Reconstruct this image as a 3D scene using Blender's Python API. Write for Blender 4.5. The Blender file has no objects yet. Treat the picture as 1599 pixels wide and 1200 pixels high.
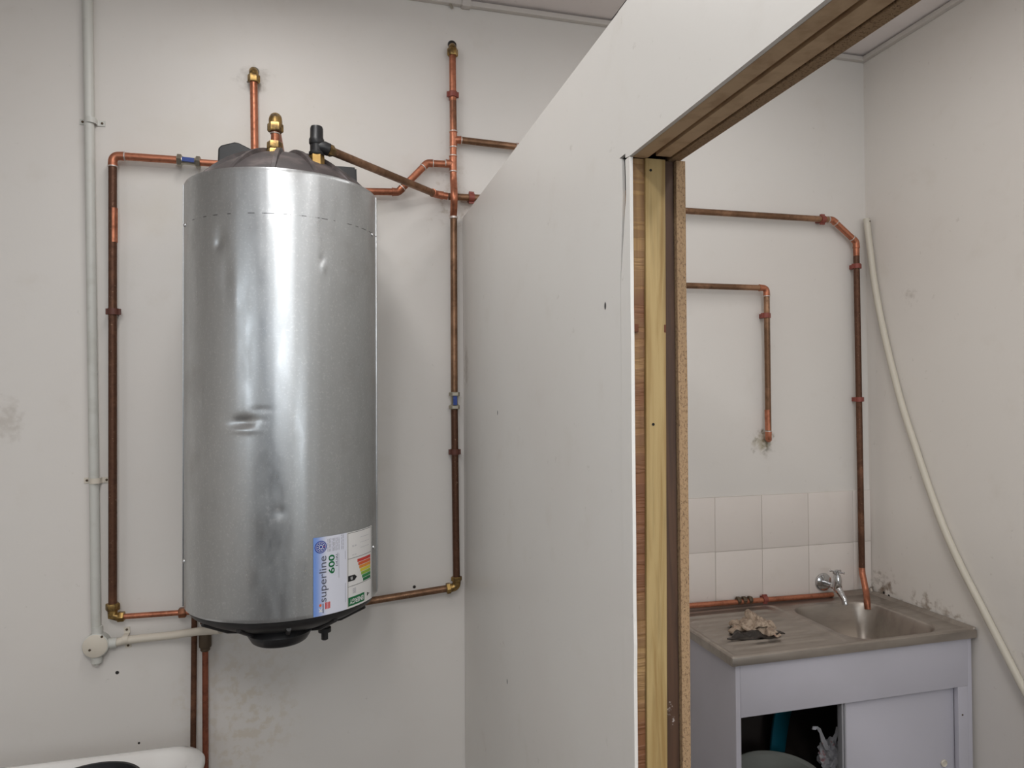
import bpy, bmesh, math, random
from mathutils import Vector, Matrix, noise
S = bpy.context.scene
COL = S.collection
PI = math.pi
random.seed(7)
# ------------------------------------------------------------------ camera
CAM = Vector((0.0, -2.27, 1.63)); FPX = 1084.15
YAW, PITCH, ROLL = math.radians(14.836), math.radians(0.891), math.radians(-0.347)
fw = Vector((math.sin(YAW)*math.cos(PITCH), math.cos(YAW)*math.cos(PITCH), math.sin(PITCH)))
r0 = Vector((math.cos(YAW), -math.sin(YAW), 0)); u0 = r0.cross(fw)
rt = r0*math.cos(ROLL) + u0*math.sin(ROLL); up = -r0*math.sin(ROLL) + u0*math.cos(ROLL)
cd = bpy.data.cameras.new('camera'); cam = bpy.data.objects.new('camera', cd); COL.objects.link(cam)
cd.sensor_fit = 'HORIZONTAL'; cd.sensor_width = 36; cd.lens = FPX*36/1599
M3 = Matrix((rt, up, -fw)).transposed()
cam.matrix_world = Matrix.Translation(CAM) @ M3.to_4x4()
cd.clip_start = 0.02
S.camera = cam
# ------------------------------------------------------------------ light
S.view_settings.view_transform = 'Standard'; S.view_settings.look = 'None'
S.view_settings.exposure = -0.12; S.view_settings.gamma = 1.0
S.view_settings.use_curve_mapping = False
w = bpy.data.worlds.new('world'); S.world = w; w.use_nodes = True
w.node_tree.nodes['Background'].inputs[0].default_value = (0.75, 0.86, 1.0, 1)
w.node_tree.nodes['Background'].inputs[1].default_value = 1.0
def area(name, loc, size, power, col, rot):
    l = bpy.data.lights.new(name, 'AREA'); l.shape = 'RECTANGLE'; l.size, l.size_y = size
    l.energy = power; l.color = col
    o = bpy.data.objects.new(name, l); COL.objects.link(o); o.location = loc; o.rotation_euler = rot
    return o
WHITE = (1.0, 0.988, 0.975)
area('tube_light', (-0.40, -2.70, 2.885), (0.16, 1.2), 20.0, WHITE, (0, 0, 0))  # unseen tube lamps, added to light the room
area('tube_light', (-0.20, -0.95, 2.885), (0.16, 1.0), 8.5, WHITE, (0, 0, 0))
area('tube_light', (1.00, -2.20, 2.885), (0.16, 1.2), 9.5, WHITE, (0, 0, 0))
area('tube_light', (1.30, -0.90, 2.885), (0.16, 0.9), 4.0, WHITE, (0, 0, 0))
area('tube_light', (0.15, -3.50, 2.885), (0.16, 1.2), 27.0, WHITE, (0, 0, 0))
area('window_daylight', (-0.12, -4.42, 2.12), (0.72, 0.55), 11.0, (0.93, 0.97, 1.0), (PI/2, 0, 0))  # daylight lamps added at the invented windows
area('window_daylight', (1.25, -4.42, 1.45), (0.8, 0.8), 14.0, (0.90, 0.96, 1.0), (PI/2, 0, 0))
area('window_daylight', (-2.52, -3.6, 2.0), (0.8, 1.2), 11.0, (0.90, 0.96, 1.0), (0, -PI/2, 0))
# ------------------------------------------------------------------ pixel helpers (photo pixel -> point on a real plane)
def ray(x, y): return rt*((x-799.5)/FPX) - up*((y-600)/FPX) + fw
def onY(x, y, Y=0.0): d = ray(x, y); return CAM + d*((Y-CAM.y)/d.y)
def onX(x, y, X): d = ray(x, y); return CAM + d*((X-CAM.x)/d.x)
def onZ(x, y, Z): d = ray(x, y); return CAM + d*((Z-CAM.z)/d.z)
# ------------------------------------------------------------------ mesh helpers
WL = {}
def tag(o, label=None, cat=None, group=None, kind=None):
    if label: o['label'] = label
    if cat: o['category'] = cat
    if group: o['group'] = group
    if kind: o['kind'] = kind
    return o
def thing(name, loc, label, cat, group=None):
    o = bpy.data.objects.new(name, None); COL.objects.link(o); o.location = loc
    o.empty_display_size = 0.05
    WL[o.name] = Vector(loc); return tag(o, label, cat, group)
def struct(name, loc=(0, 0, 0)):
    o = bpy.data.objects.new(name, None); COL.objects.link(o); o.location = loc
    WL[o.name] = Vector(loc); o['kind'] = 'structure'; return o
def mesh(name, V, F, mat, parent=None, smooth=None, uv=None, origin=None):
    V = [Vector(v) for v in V]
    lo = Vector((min(v[i] for v in V) for i in range(3))); hi = Vector((max(v[i] for v in V) for i in range(3)))
    c = (lo+hi)/2 if origin is None else Vector(origin)
    me = bpy.data.meshes.new(name); me.from_pydata([v-c for v in V], [], F); me.update()
    bm = bmesh.new(); bm.from_mesh(me); bmesh.ops.recalc_face_normals(bm, faces=bm.faces); bm.to_mesh(me); bm.free()
    if uv:
        l = me.uv_layers.new(name='UVMap')
        for p in me.polygons:
            for li in p.loop_indices: l.data[li].uv = uv[me.loops[li].vertex_index]
    if smooth is not None:
        me.polygons.foreach_set('use_smooth', [True]*len(me.polygons))
        me.set_sharp_from_angle(angle=math.radians(smooth))
    me.materials.append(mat)
    o = bpy.data.objects.new(name, me); COL.objects.link(o)
    pl = WL[parent.name] if parent else Vector((0, 0, 0))
    if parent: o.parent = parent
    o.location = c - pl; WL[o.name] = c
    return o
class B:                                            # collects shapes for one mesh
    def __init__(s): s.V = []; s.F = []
    def add(s, V, F):
        n = len(s.V); s.V += [Vector(v) for v in V]; s.F += [[i+n for i in f] for f in F]; return s
    def box(s, a, b, bev=0.0):
        a = Vector(a); b = Vector(b)
        lo = Vector((min(a[i], b[i]) for i in range(3))); hi = Vector((max(a[i], b[i]) for i in range(3)))
        bm = bmesh.new(); bmesh.ops.create_cube(bm, size=1.0)
        for v in bm.verts: v.co = Vector((lo[i] + (v.co[i]+.5)*(hi[i]-lo[i]) for i in range(3)))
        if bev: bmesh.ops.bevel(bm, geom=bm.edges[:], offset=bev, segments=2, affect='EDGES', profile=.6)
        bm.verts.index_update(); s.add([v.co.copy() for v in bm.verts], [[v.index for v in f.verts] for f in bm.faces]); bm.free(); return s
    def sweep(s, P, R, n=18, cap=True):
        P = [Vector(p) for p in P]
        if not hasattr(R, '__len__'): R = [R]*len(P)
        T = []
        for i in range(len(P)):
            a = P[max(i-1, 0)]; b = P[min(i+1, len(P)-1)]; d = b-a
            if d.length < 1e-9: d = T[-1] if T else Vector((0, 0, 1))
            T.append(d.normalized())
        h = Vector((0, 0, 1)) if abs(T[0].z) < .9 else Vector((1, 0, 0))
        N = (h - T[0]*h.dot(T[0])).normalized(); V = []; F = []
        for i, p in enumerate(P):
            N = (N - T[i]*N.dot(T[i])).normalized(); Bn = T[i].cross(N)
            for k in range(n):
                a = 2*PI*k/n; V.append(p + (N*math.cos(a) + Bn*math.sin(a))*R[i])
        for i in range(len(P)-1):
            for k in range(n): F.append([i*n+k, i*n+(k+1) % n, (i+1)*n+(k+1) % n, (i+1)*n+k])
        if cap: F.append(list(range(n))[::-1]); F.append([(len(P)-1)*n+k for k in range(n)])
        return s.add(V, F)
    def rings(s, c, ax, prof, n=24, rot=0.0):       # lathe: prof = [(radius, distance along ax)]
        ax = Vector(ax).normalized(); c = Vector(c)
        h = Vector((0, 0, 1)) if abs(ax.z) < .9 else Vector((0, 1, 0))
        N = (h - ax*h.dot(ax)).normalized(); Bn = ax.cross(N); V = []; F = []
        for r, t in prof:
            for k in range(n):
                a = 2*PI*k/n+rot; V.append(c + ax*t + (N*math.cos(a)+Bn*math.sin(a))*r)
        for i in range(len(prof)-1):
            for k in range(n): F.append([i*n+k, i*n+(k+1) % n, (i+1)*n+(k+1) % n, (i+1)*n+k])
        F.append(list(range(n))[::-1]); F.append([(len(prof)-1)*n+k for k in range(n)])
        return s.add(V, F)
    def hexnut(s, c, ax, r, L):
        return s.rings(c, ax, [(r*.9, -L/2), (r, -L/2+L*.12), (r, L/2-L*.12), (r*.9, L/2)], 6, PI/6)
    def build(s, name, mat, parent=None, smooth=40, **k): return mesh(name, s.V, s.F, mat, parent, smooth, **k)
def poly(pts, a, b, axis):                           # extruded polygon; pts are 2D in the other two axes
    V = []
    for t in (a, b):
        for p in pts:
            v = list(p); v.insert(axis, t); V.append(v)
    n = len(pts); F = [list(range(n)), [n+k for k in range(n)][::-1]]
    for k in range(n): F.append([k, (k+1) % n, n+(k+1) % n, n+k])
    return V, F
# ------------------------------------------------------------------ material helpers
def lin(c):
    return tuple((x/255/12.92 if x/255 <= .04045 else ((x/255+.055)/1.055)**2.4) for x in c) + (1,)
class MT:
    def __init__(s, name, col=(200, 200, 200), rough=.5, metal=0.0, spec=None, ior=None):
        s.m = bpy.data.materials.new(name); s.m.use_nodes = True; s.t = s.m.node_tree
        s.b = s.t.nodes['Principled BSDF']; s.b.inputs['Base Color'].default_value = lin(col)
        s.b.inputs['Roughness'].default_value = rough; s.b.inputs['Metallic'].default_value = metal
        if spec is not None: s.b.inputs['Specular IOR Level'].default_value = spec
        s.pos = s.n('ShaderNodeNewGeometry').outputs['Position']; s.col = None
    def n(s, ty, **k):
        nd = s.t.nodes.new(ty)
        for a, v in k.items(): setattr(nd, a, v)
        return nd
    def L(s, a, b): s.t.links.new(a, b)
    def noise(s, scale=5, detail=4, rough=.55, vec=None, stretch=None, dist=0):
        nd = s.n('ShaderNodeTexNoise'); nd.inputs['Scale'].default_value = scale; nd.inputs['Detail'].default_value = detail
        nd.inputs['Roughness'].default_value = rough; nd.inputs['Distortion'].default_value = dist
        v = vec or s.pos
        if stretch:
            mp = s.n('ShaderNodeVectorMath', operation='MULTIPLY'); s.L(v, mp.inputs[0]); mp.inputs[1].default_value = stretch; v = mp.outputs[0]
        s.L(v, nd.inputs['Vector']); return nd.outputs[0]
    def ramp(s, f, a, b):
        mr = s.n('ShaderNodeMapRange', interpolation_type='SMOOTHSTEP'); s.L(f, mr.inputs[0])
        mr.inputs[1].default_value = a; mr.inputs[2].default_value = b; return mr.outputs[0]
    def mul(s, a, b):
        m = s.n('ShaderNodeMath', operation='MULTIPLY')
        for i, x in enumerate((a, b)):
            if isinstance(x, (int, float)): m.inputs[i].default_value = x
            else: s.L(x, m.inputs[i])
        return m.outputs[0]
    def mix(s, fac, c2, c1=None):
        mx = s.n('ShaderNodeMix', data_type='RGBA')
        if isinstance(fac, (int, float)): mx.inputs[0].default_value = fac
        else: s.L(fac, mx.inputs[0])
        if s.col is None: mx.inputs[6].default_value = s.b.inputs['Base Color'].default_value[:]
        else: s.L(s.col, mx.inputs[6])
        mx.inputs[7].default_value = lin(c2)
        s.col = mx.outputs[2]; s.L(s.col, s.b.inputs['Base Color']); return s
    def rough(s, f, a, b):
        mr = s.n('ShaderNodeMapRange'); s.L(f, mr.inputs[0]); mr.inputs[1].default_value = .3; mr.inputs[2].default_value = .7
        mr.inputs[3].default_value = a; mr.inputs[4].default_value = b; s.L(mr.outputs[0], s.b.inputs['Roughness']); return s
    def bump(s, f, strength=.2, dist=.002):
        bp = s.n('ShaderNodeBump'); bp.inputs['Strength'].default_value = strength; bp.inputs['Distance'].default_value = dist
        s.L(f, bp.inputs['Height']); s.L(bp.outputs[0], s.b.inputs['Normal']); return s
    def spot(s, p, rad, col, amt=1.0, scl=(1, 1, 1), rag=0.0, soft=.5, speck=None):
        """a stain or hole with its own place on the surface"""
        v = s.pos
        if rag:
            nz = s.n('ShaderNodeTexNoise'); nz.inputs['Scale'].default_value = 2.2/rad; nz.inputs['Detail'].default_value = 4; s.L(s.pos, nz.inputs['Vector'])
            sb = s.n('ShaderNodeVectorMath', operation='SUBTRACT'); s.L(nz.outputs['Color'], sb.inputs[0]); sb.inputs[1].default_value = (.5, .5, .5)
            ml = s.n('ShaderNodeVectorMath', operation='SCALE'); s.L(sb.outputs[0], ml.inputs[0]); ml.inputs[3].default_value = rag*rad*4
            ad = s.n('ShaderNodeVectorMath', operation='ADD'); s.L(s.pos, ad.inputs[0]); s.L(ml.outputs[0], ad.inputs[1]); v = ad.outputs[0]
        d = s.n('ShaderNodeVectorMath', operation='SUBTRACT'); s.L(v, d.inputs[0]); d.inputs[1].default_value = p
        e = s.n('ShaderNodeVectorMath', operation='MULTIPLY'); s.L(d.outputs[0], e.inputs[0]); e.inputs[1].default_value = scl
        l = s.n('ShaderNodeVectorMath', operation='LENGTH'); s.L(e.outputs[0], l.inputs[0])
        f = s.ramp(l.outputs['Value'], rad, rad*(1-soft))
        if speck: f = s.mul(f, s.ramp(s.noise(speck, 3), .45, .62))
        return s.mix(s.mul(f, amt), col)

def paint(name, col, rough=.55):
    m = MT(name, col, rough)
    m.mix(m.mul(m.ramp(m.noise(1.3, 5), .4, .7), .35), (220, 213, 207) if col[0] > 200 else col)
    m.mix(m.mul(m.ramp(m.noise(9, 6, .6), .55, .8), .16), (196, 186, 170))
    m.mix(m.mul(m.ramp(m.noise(38, 3, .6), .68, .78), .22), (150, 140, 126))
    m.bump(m.noise(120, 3), .12, .001); return m
WALLC = (224, 220, 215)
mw = paint('wall_paint_back', WALLC, .5)
P0 = lambda x, y: tuple(onY(x, y, 0))
for x, y, r_ in ((183, 1051, .006), (647, 917, .006), (217, 1161, .004), (387, 128, .004), (710, 357, .003)): mw.spot(P0(x, y), r_, (30, 26, 24), 1, soft=.3)
mw.spot(P0(397, 112), .016, (28, 25, 23), 1, soft=.15); mw.spot(P0(706, 70), .016, (28, 25, 23), 1, soft=.15)
mw.spot(P0(397, 125), .06, (150, 140, 128), .5, rag=.5, soft=.9)
mw.spot(P0(12, 655), .05, (170, 160, 148), .4, (1, 1, .6), rag=.6, soft=.9)
mw.spot(P0(705, 300), .16, (165, 150, 128), .45, (2.6, 1, .7), rag=.6, soft=.9, speck=40)
mw.spot(P0(1190, 690), .065, (96, 84, 52), .85, rag=.45, soft=.8, speck=28)
mw.spot(P0(1190, 690), .05, (150, 138, 100), .6, rag=.4, soft=.9)
mw.spot(P0(1352, 905), .09, (120, 96, 66), .7, (1.6, 1, 1), rag=.6, soft=.9, speck=30)
mw.spot(P0(385, 1110), .26, (190, 170, 130), .28, (1.2, 1, .75), rag=.4, soft=.8, speck=34)
mw.spot(P0(430, 300), .5, (200, 188, 160), .2, rag=.5, soft=.9)
WALL = mw.m
mr_ = paint('wall_paint_right', (226, 221, 215), .55)
for x, y, r_, c, a, sp in ((1385, 925, .10, (110, 84, 56), .8, 30), (1445, 950, .08, (120, 96, 70), .7, 34), (1490, 970, .06, (128, 104, 78), .6, 34), (1420, 465, .05, (170, 160, 150), .5, 20), (1375, 905, .05, (90, 70, 50), .5, 40)):
    mr_.spot(tuple(onX(x, y, 2.042)), r_, c, a, rag=.5, soft=.85, speck=sp)
mr_.spot(tuple(onX(1380, 926, 2.042)), .006, (20, 18, 16), 1, soft=.3); mr_.spot(tuple(onX(1388, 931, 2.042)), .006, (25, 20, 18), 1, (1, 1, 1), soft=.3)
WALLR = mr_.m
mp = paint('wall_paint_partition', (228, 225, 220), .38)
for x, y in ((945, 478), (792, 1065), (777, 645)): mp.spot(tuple(onX(x, y, .434)), .0045, (30, 26, 24), 1, (1, 1, .6), soft=.35)
mp.spot(tuple(onX(728, 575, .434)), .05, (150, 138, 122), .4, (1, 1, .5), rag=.5, soft=.9)
PART = mp.m
TILEM = paint('tile_glaze', (228, 220, 214), .25).m
GROUT = MT('grout', (196, 188, 180), .85).m
CEIL = paint('ceiling_board', (236, 228, 226), .8).m
DARK = MT('black_void', (16, 14, 13), .9).m
TRIM = MT('trim_paint', (206, 200, 194), .5).m
FLOOR = MT('floor_vinyl', (82, 78, 76), .5); FLOOR.mix(FLOOR.ramp(FLOOR.noise(14), .4, .7), (98, 92, 88)); FLOOR = FLOOR.m
def copper(name, bright, dark, amt, rough=.36, metal=.85):
    m = MT(name, bright, rough, metal)
    a = m.noise(7, 5, .6); b = m.noise(70, 4, .6)
    m.mix(m.ramp(a, .62-amt, .88-amt), dark); m.mix(m.mul(m.ramp(b, .5, .72), .35), tuple(int(c*.6) for c in dark))
    m.mix(m.mul(m.ramp(m.noise(160, 2), .66, .74), .25), (225, 190, 160))
    m.rough(b, rough-.06, rough+.18); m.bump(b, .1, .0006); return m.m
COP = copper('copper_bright', (190, 124, 96), (134, 82, 60), .16, .38, .8)
COPA = copper('copper_aged', (176, 116, 84), (118, 80, 60), .3, .42, .7)
COPD = copper('copper_dark', (140, 98, 74), (96, 66, 50), .36, .48, .6)
COPB = copper('copper_brown', (166, 128, 100), (120, 90, 68), .3, .42, .7)
BRASS = MT('brass', (168, 138, 84), .38, .85); BRASS.mix(BRASS.ramp(BRASS.noise(60, 4), .4, .66), (104, 84, 56)); BRASS = BRASS.m
BRASSN = MT('brass_new', (158, 128, 76), .36, .85).m
BROWNF = MT('corroded_brass', (92, 78, 62), .6, .4).m
CLIPM = MT('clip_red_brown', (138, 72, 62), .5, .1).m
CLIPD = MT('clip_dark_brown', (96, 56, 46), .55, .1).m
SOLDER = MT('solder', (205, 196, 190), .4, .6).m
CHROME = MT('chrome', (205, 206, 208), .12, 1.0).m
NICKEL = MT('nickel', (176, 170, 156), .3, .9).m
BLUE = MT('blue_lever', (38, 66, 140), .4).m
BLACKP = MT('black_plastic', (30, 30, 32), .42); BLACKP.bump(BLACKP.noise(180, 3), .1, .0006); BLACKP = BLACKP.m
CAPM = MT('cap_plastic', (66, 60, 60), .55); CAPM.mix(CAPM.mul(CAPM.ramp(CAPM.noise(22, 5), .45, .7), .6), (112, 100, 98)); CAPM = CAPM.m
CAPB = MT('bottom_cap_plastic', (38, 37, 38), .5).m
HUBT = MT('hub_dust', (104, 100, 98), .6).m  # paler grey: light on top of the element cover put into its colour
PVC = MT('pvc_painted', (204, 204, 198), .42); PVC.mix(PVC.mul(PVC.ramp(PVC.noise(20), .5, .7), .3), (176, 174, 164)); PVC = PVC.m
PVCC = MT('pvc_cream', (214, 206, 192), .42).m
HOSE = MT('hose_plastic', (206, 200, 186), .4).m
GALV = MT('galvanised_sheet', (194, 197, 199), .3, .95)
_a = GALV.noise(30, 6, .65, stretch=(1, 1, .35)); _b = GALV.noise(190, 3, .6)
GALV.mix(GALV.mul(GALV.ramp(_a, .35, .7), .5), (184, 187, 188)); GALV.mix(GALV.mul(GALV.ramp(_b, .52, .72), .35), (232, 233, 233))
GALV.mix(GALV.mul(GALV.ramp(GALV.noise(5, 4), .52, .75), .35), (150, 147, 144))
_g = GALV.noise(420, 2)
GALV.rough(_a, .27, .40)
GALV.bump(_b, .045, .0008)
# ring of pencil dashes round the jacket
_sx = GALV.n('ShaderNodeSeparateXYZ'); GALV.L(GALV.pos, _sx.inputs[0])
_d = GALV.n('ShaderNodeMath', operation='SUBTRACT'); GALV.L(_sx.outputs[2], _d.inputs[0]); _d.inputs[1].default_value = 2.062
_e = GALV.n('ShaderNodeMath', operation='ABSOLUTE'); GALV.L(_d.outputs[0], _e.inputs[0])
GALV.mix(GALV.mul(GALV.mul(GALV.ramp(_e.outputs[0], .0016, .0006), GALV.ramp(GALV.noise(48, 2, stretch=(1, 1, 0)), .48, .54)), .75), (70, 70, 72))
GALV.spot((.08, -.52, 1.56), .05, (84, 78, 74), .6, rag=.5, soft=.8, speck=110)
GALV.spot((-.13, -.545, 1.36), .035, (235, 235, 235), .5, (1, 1, .8), rag=.6, soft=.8, speck=60)
GALVM = GALV.m
STEEL = MT('stainless_worn', (176, 168, 160), .34, .82)
_a = STEEL.noise(14, 5, .6, stretch=(.3, 2, 1)); STEEL.mix(STEEL.mul(STEEL.ramp(_a, .4, .7), .35), (130, 120, 110)); STEEL.rough(_a, .30, .42)
STEEL.mix(STEEL.mul(STEEL.ramp(STEEL.noise(4, 4), .5, .7), .25), (130, 122, 112)); STEEL = STEEL.m
LAM = MT('white_laminate', (196, 194, 204), .42); LAM.mix(LAM.mul(LAM.ramp(LAM.noise(3), .4, .7), .3), (184, 182, 188)); LAM = LAM.m
CER = MT('white_ceramic', (230, 228, 225), .12).m
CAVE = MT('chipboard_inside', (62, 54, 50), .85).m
def wood(name, c1, c2, scale=1.0, rough=.6):
    m = MT(name, c1, rough)
    g = m.noise(16*scale, 6, .6, stretch=(3.5, 3.5, .16), dist=.6); m.mix(m.ramp(g, .4, .66), c2)
    m.mix(m.mul(m.ramp(m.noise(150, 3, stretch=(1, 1, .05)), .5, .7), .3), tuple(int(c*.75) for c in c1))
    m.bump(g, .2, .001); return m
PINE = wood('pine', (172, 148, 100), (146, 118, 70)).m
_m = wood('pine_rough_sawn', (158, 126, 82), (132, 98, 60))
_k = _m.ramp(_m.noise(3.2, 3, stretch=(.3, .3, 1)), .46, .56)
_s = _m.ramp(_m.noise(34, 2, stretch=(.35, .35, 3.2)), .42, .56)
_m.mix(_m.mul(_k, .85), (112, 66, 40)); _m.mix(_m.mul(_s, .35), (90, 56, 34)); _m.bump(_s, .4, .002); SAWN = _m.m
DWOOD = wood('dark_timber', (80, 55, 38), (56, 38, 27))
for x, y in ((1048, 1112), (1054, 1130), (1050, 1105)): DWOOD.spot(tuple(onY(x, y, -1.323)), .007, (200, 190, 184), .8, (1.3, 1, .5), rag=.4, soft=.5)
DWOOD = DWOOD.m
HARD = MT('hardboard_brown', (206, 178, 144), .8); HARD.mix(HARD.ramp(HARD.noise(30, 4), .4, .7), (184, 154, 122)); HARD = HARD.m
CHIP = MT('chipboard', (160, 132, 100), .85)
CHIP.mix(CHIP.ramp(CHIP.noise(330, 3, .6, stretch=(1, 1, .6)), .5, .64), (128, 102, 76)); CHIP.mix(CHIP.ramp(CHIP.noise(520, 2, stretch=(1, 1, .7)), .64, .70), (76, 56, 44))
CHIP.bump(CHIP.noise(170, 3), .5, .002); CHIPM = CHIP.m
# ================================================================== STRUCTURE
XR, XL, YB, ZC = 2.042, -2.6, -4.5, 2.952
XP = 0.434; XQ = 0.518; YJ = -1.323; ZH = 1.984; ZP = 2.220
wb = B().box((XL-.1, 0, 0), (XR+.1, .1, 3.1)).build('wall_back', WALL, None, None); tag(wb, kind='structure')
tag(B().box((XR, YB-.1, 0), (XR+.1, 0, 3.1)).build('wall_right', WALLR, None, None), kind='structure')
fl = B().box((XL-.1, YB-.1, -.08), (XR+.1, .1, 0)).build('floor', FLOOR, None, None); tag(fl, kind='structure')
# left and rear walls, with openings for the added windows
def wall_with_holes(name, lo, hi, holes, fixed, axis, mat):
    # cells between sorted coordinates; axis 0: wall in plane x, runs along y
    us = sorted({lo[0], hi[0]} | {h[0] for h in holes} | {h[2] for h in holes}); vs = sorted({lo[1], hi[1]} | {h[1] for h in holes} | {h[3] for h in holes})
    b = B()
    for i in range(len(us)-1):
        for j in range(len(vs)-1):
            cu, cv = (us[i]+us[i+1])/2, (vs[j]+vs[j+1])/2
            if any(h[0] < cu < h[2] and h[1] < cv < h[3] for h in holes): continue
            if axis == 0: b.box((fixed[0], us[i], vs[j]), (fixed[1], us[i+1], vs[j+1]))
            else: b.box((us[i], fixed[0], vs[j]), (us[i+1], fixed[1], vs[j+1]))
    o = b.build(name, mat, None, None); return tag(o, kind='structure')
WALLP = paint('wall_paint_plain', (150, 146, 142), .6).m
wall_with_holes('wall_left', (YB-.1, 0), (.1, 3.1), [(-4.22, 1.58, -2.98, 2.42)], (XL-.1, XL), 0, paint('wall_paint_left', (224, 220, 215), .6).m)
wall_with_holes('wall_rear', (XL-.1, 0), (XR+.1, 3.1), [(-1.8, 1.75, -.7, 2.45), (.8, 1.0, 1.7, 1.9), (-.53, 1.70, .29, 2.45)], (YB-.1, YB), 1, WALLP)
GLASS = MT('window_glass', (240, 245, 248), .05); GLASS.b.inputs['Transmission Weight'].default_value = 1.0; GLASS.b.inputs['IOR'].default_value = 1.02; GLASS = GLASS.m
def added_window(n, x0, x1, z0, z1, bars, axis=1):  # invented windows behind the camera, for light and reflections in the steel
    w_ = struct('window_%d' % n, (0, 0, 0))
    def bx(b, ua, ub, za, zb, d0=-.07, d1=-.02):
        if axis == 1: b.box((ua, YB+d0, za), (ub, YB+d1, zb), .004)
        else: b.box((XL+d0, ua, za), (XL+d1, ub, zb), .004)
    f = B(); t = .045
    bx(f, x0, x0+t, z0, z1); bx(f, x1-t, x1, z0, z1); bx(f, x0, x1, z0, z0+t); bx(f, x0, x1, z1-t, z1); f.build('window_frame', TRIM, w_)
    for k in range(1, bars+1):
        c = x0+(x1-x0)*k/(bars+1); m_ = B(); bx(m_, c-.02, c+.02, z0+t, z1-t); m_.build('mullion', TRIM, w_)
    g = B(); bx(g, x0+t, x1-t, z0+t, z1-t, -.05, -.045); g.build('pane', GLASS, w_, None)
added_window(1, -1.8, -.7, 1.75, 2.45, 2); added_window(2, .8, 1.7, 1.0, 1.9, 1); added_window(3, -4.22, -2.98, 1.58, 2.42, 1, 0)
added_window(4, -.53, .29, 1.70, 2.45, 1)
t3 = struct('trim_3'); DARK_PANEL = MT('dado_dark_paint', (46, 46, 50), .6).m  # unseen dark panels, added so the lower jacket reflects something dark
for k in range(4): B().box((-1.70+.53*k, YB, .0), (-1.70+.53*k+.526, YB+.018, 1.62), .003).build('dado_panel', DARK_PANEL, t3)
# ceiling: boards with dark open joints
ce = struct('ceiling', (0, 0, ZC))
B().box((XL-.1, YB-.1, ZC+.012), (XR+.1, .1, ZC+.06)).build('ceiling_backing', DARK, ce, None)
jx = [XL-.1, -1.43, -.23, .973, XR+.1]; jy = [.1, -1.8, -3.1, YB-.1]
for i in range(4):
    for j in range(3):
        B().box((jx[i]+.005, jy[j]-.005, ZC), (jx[i+1]-.005, jy[j+1]+.005, ZC+.011)).build('ceiling_board', CEIL, ce, None)
t1 = struct('trim_1'); B().box((XL, -.020, ZC-.024), (XR, 0, ZC-.007), .002).build('trim_strip', TRIM, t1)
B().box((.432, -.026, ZC-.03), (.462, -.001, ZC-.004), .002).build('joint_clip', TRIM, t1)
B().sweep([onY(703, 6, -.012), onY(707, 13, -.012)], .004, 8).build('joint_screw', NICKEL, t1)
t2 = struct('trim_2'); B().box((XR-.02, YB, ZC-.024), (XR, -.02, ZC-.007), .002).build('trim_strip', TRIM, t2)
# tiles above the sink
zt_ = (1.2517, 1.0528, .8540)
xs_ = [0.762-.2, .762, .962, 1.162, 1.362, 1.557, 1.758, 1.960, 2.0415]
B().box((xs_[0], -.0045, zt_[2]+.001), (xs_[-1], 0, zt_[0]-.0005)).build('grout_bed', GROUT, wb, None)
for i in range(len(xs_)-1):
    for j in range(2):
        dx = random.uniform(-.0006, .0006); dz = random.uniform(-.0008, .0008)
        B().box((xs_[i]+.0011+dx, -.0062+random.uniform(-.0004, .0004), zt_[j+1]+.0011+dz), (xs_[i+1]-.0011+dx, -.001, zt_[j]-.0011+dz), .0012).build('tile', TILEM, wb)
# ---- partition (white faced stud wall that stops short of the ceiling) with the bare door opening
pt = struct('wall_partition', (XP, 0, 0))
yc0 = onX(970, 240, XP).y; yc1 = onX(977, 240, XP).y; ys = onX(971.5, 700, XP).y
def px_(pts, x0, x1, name, mat, smooth=None):
    V, F = poly(pts, x0, x1, 0); return mesh(name, V, F, mat, pt, smooth)
px_([(-.004, 0), (-.004, ZP), (ys, ZP), (ys, 1.992), (yc0, 1.990), (yc0-.002, 1.93), (ys+.0008, 1.80), (ys, 1.5), (ys, 0)], XP, XP+.006, 'panel', PART)
px_([(ys-.0006, 1.9925), (ys-.0006, ZP), (YB, ZP), (YB, ZH), (YJ-.001, ZH), (yc1, ZH+.002), (yc1, 1.9925)], XP-.0006, XP+.006, 'header_panel', PART)
# ragged edge strip beside the opening
rg = [(YJ+.0015*noise.noise(Vector((0, 0, k*.9)))-.0005, ZH-.001-k*ZH/44) for k in range(45)]
px_([(yc1, ZH-.001)] + [(yc1-.002, 1.93), (ys-.0022, 1.80), (ys-.0012, 1.5), (ys-.0013, 0)] + rg[::-1], XP-.0008, XP+.0045, 'edge_strip', PART)
px_([(-2.16, 0), (-2.16, ZH-.001), (YB, ZH-.001), (YB, 0)], XP, XP+.006, 'panel', PART)
B().box((XP+.006, YB, ZP-.04), (XQ-.018, -.004, ZP-.003)).build('top_plate', PINE, pt, None)
B().box((XP+.0055, -1.305, .02), (XP+.016, -1.05, 2.15))  .build('packer', DARK, pt, None)  # black fill that paints the shade inside the crack
# far (sink side) skin of chipboard
px_([(-.004, 0), (-.004, ZP), (YB, ZP), (YB, 0), (-2.16, 0), (-2.16, ZH), (YJ+.02, ZH), (YJ+.02, 0)], XQ-.0175, XQ, 'chipboard_skin', CHIPM)
px_([(-.004, 0), (-.004, ZP), (YB, ZP), (YB, 0), (-2.16, 0), (-2.16, ZH+.002), (YJ+.002, ZH+.002), (YJ+.002, 0)], XQ, XQ+.0015, 'white_facing', PART)
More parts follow.
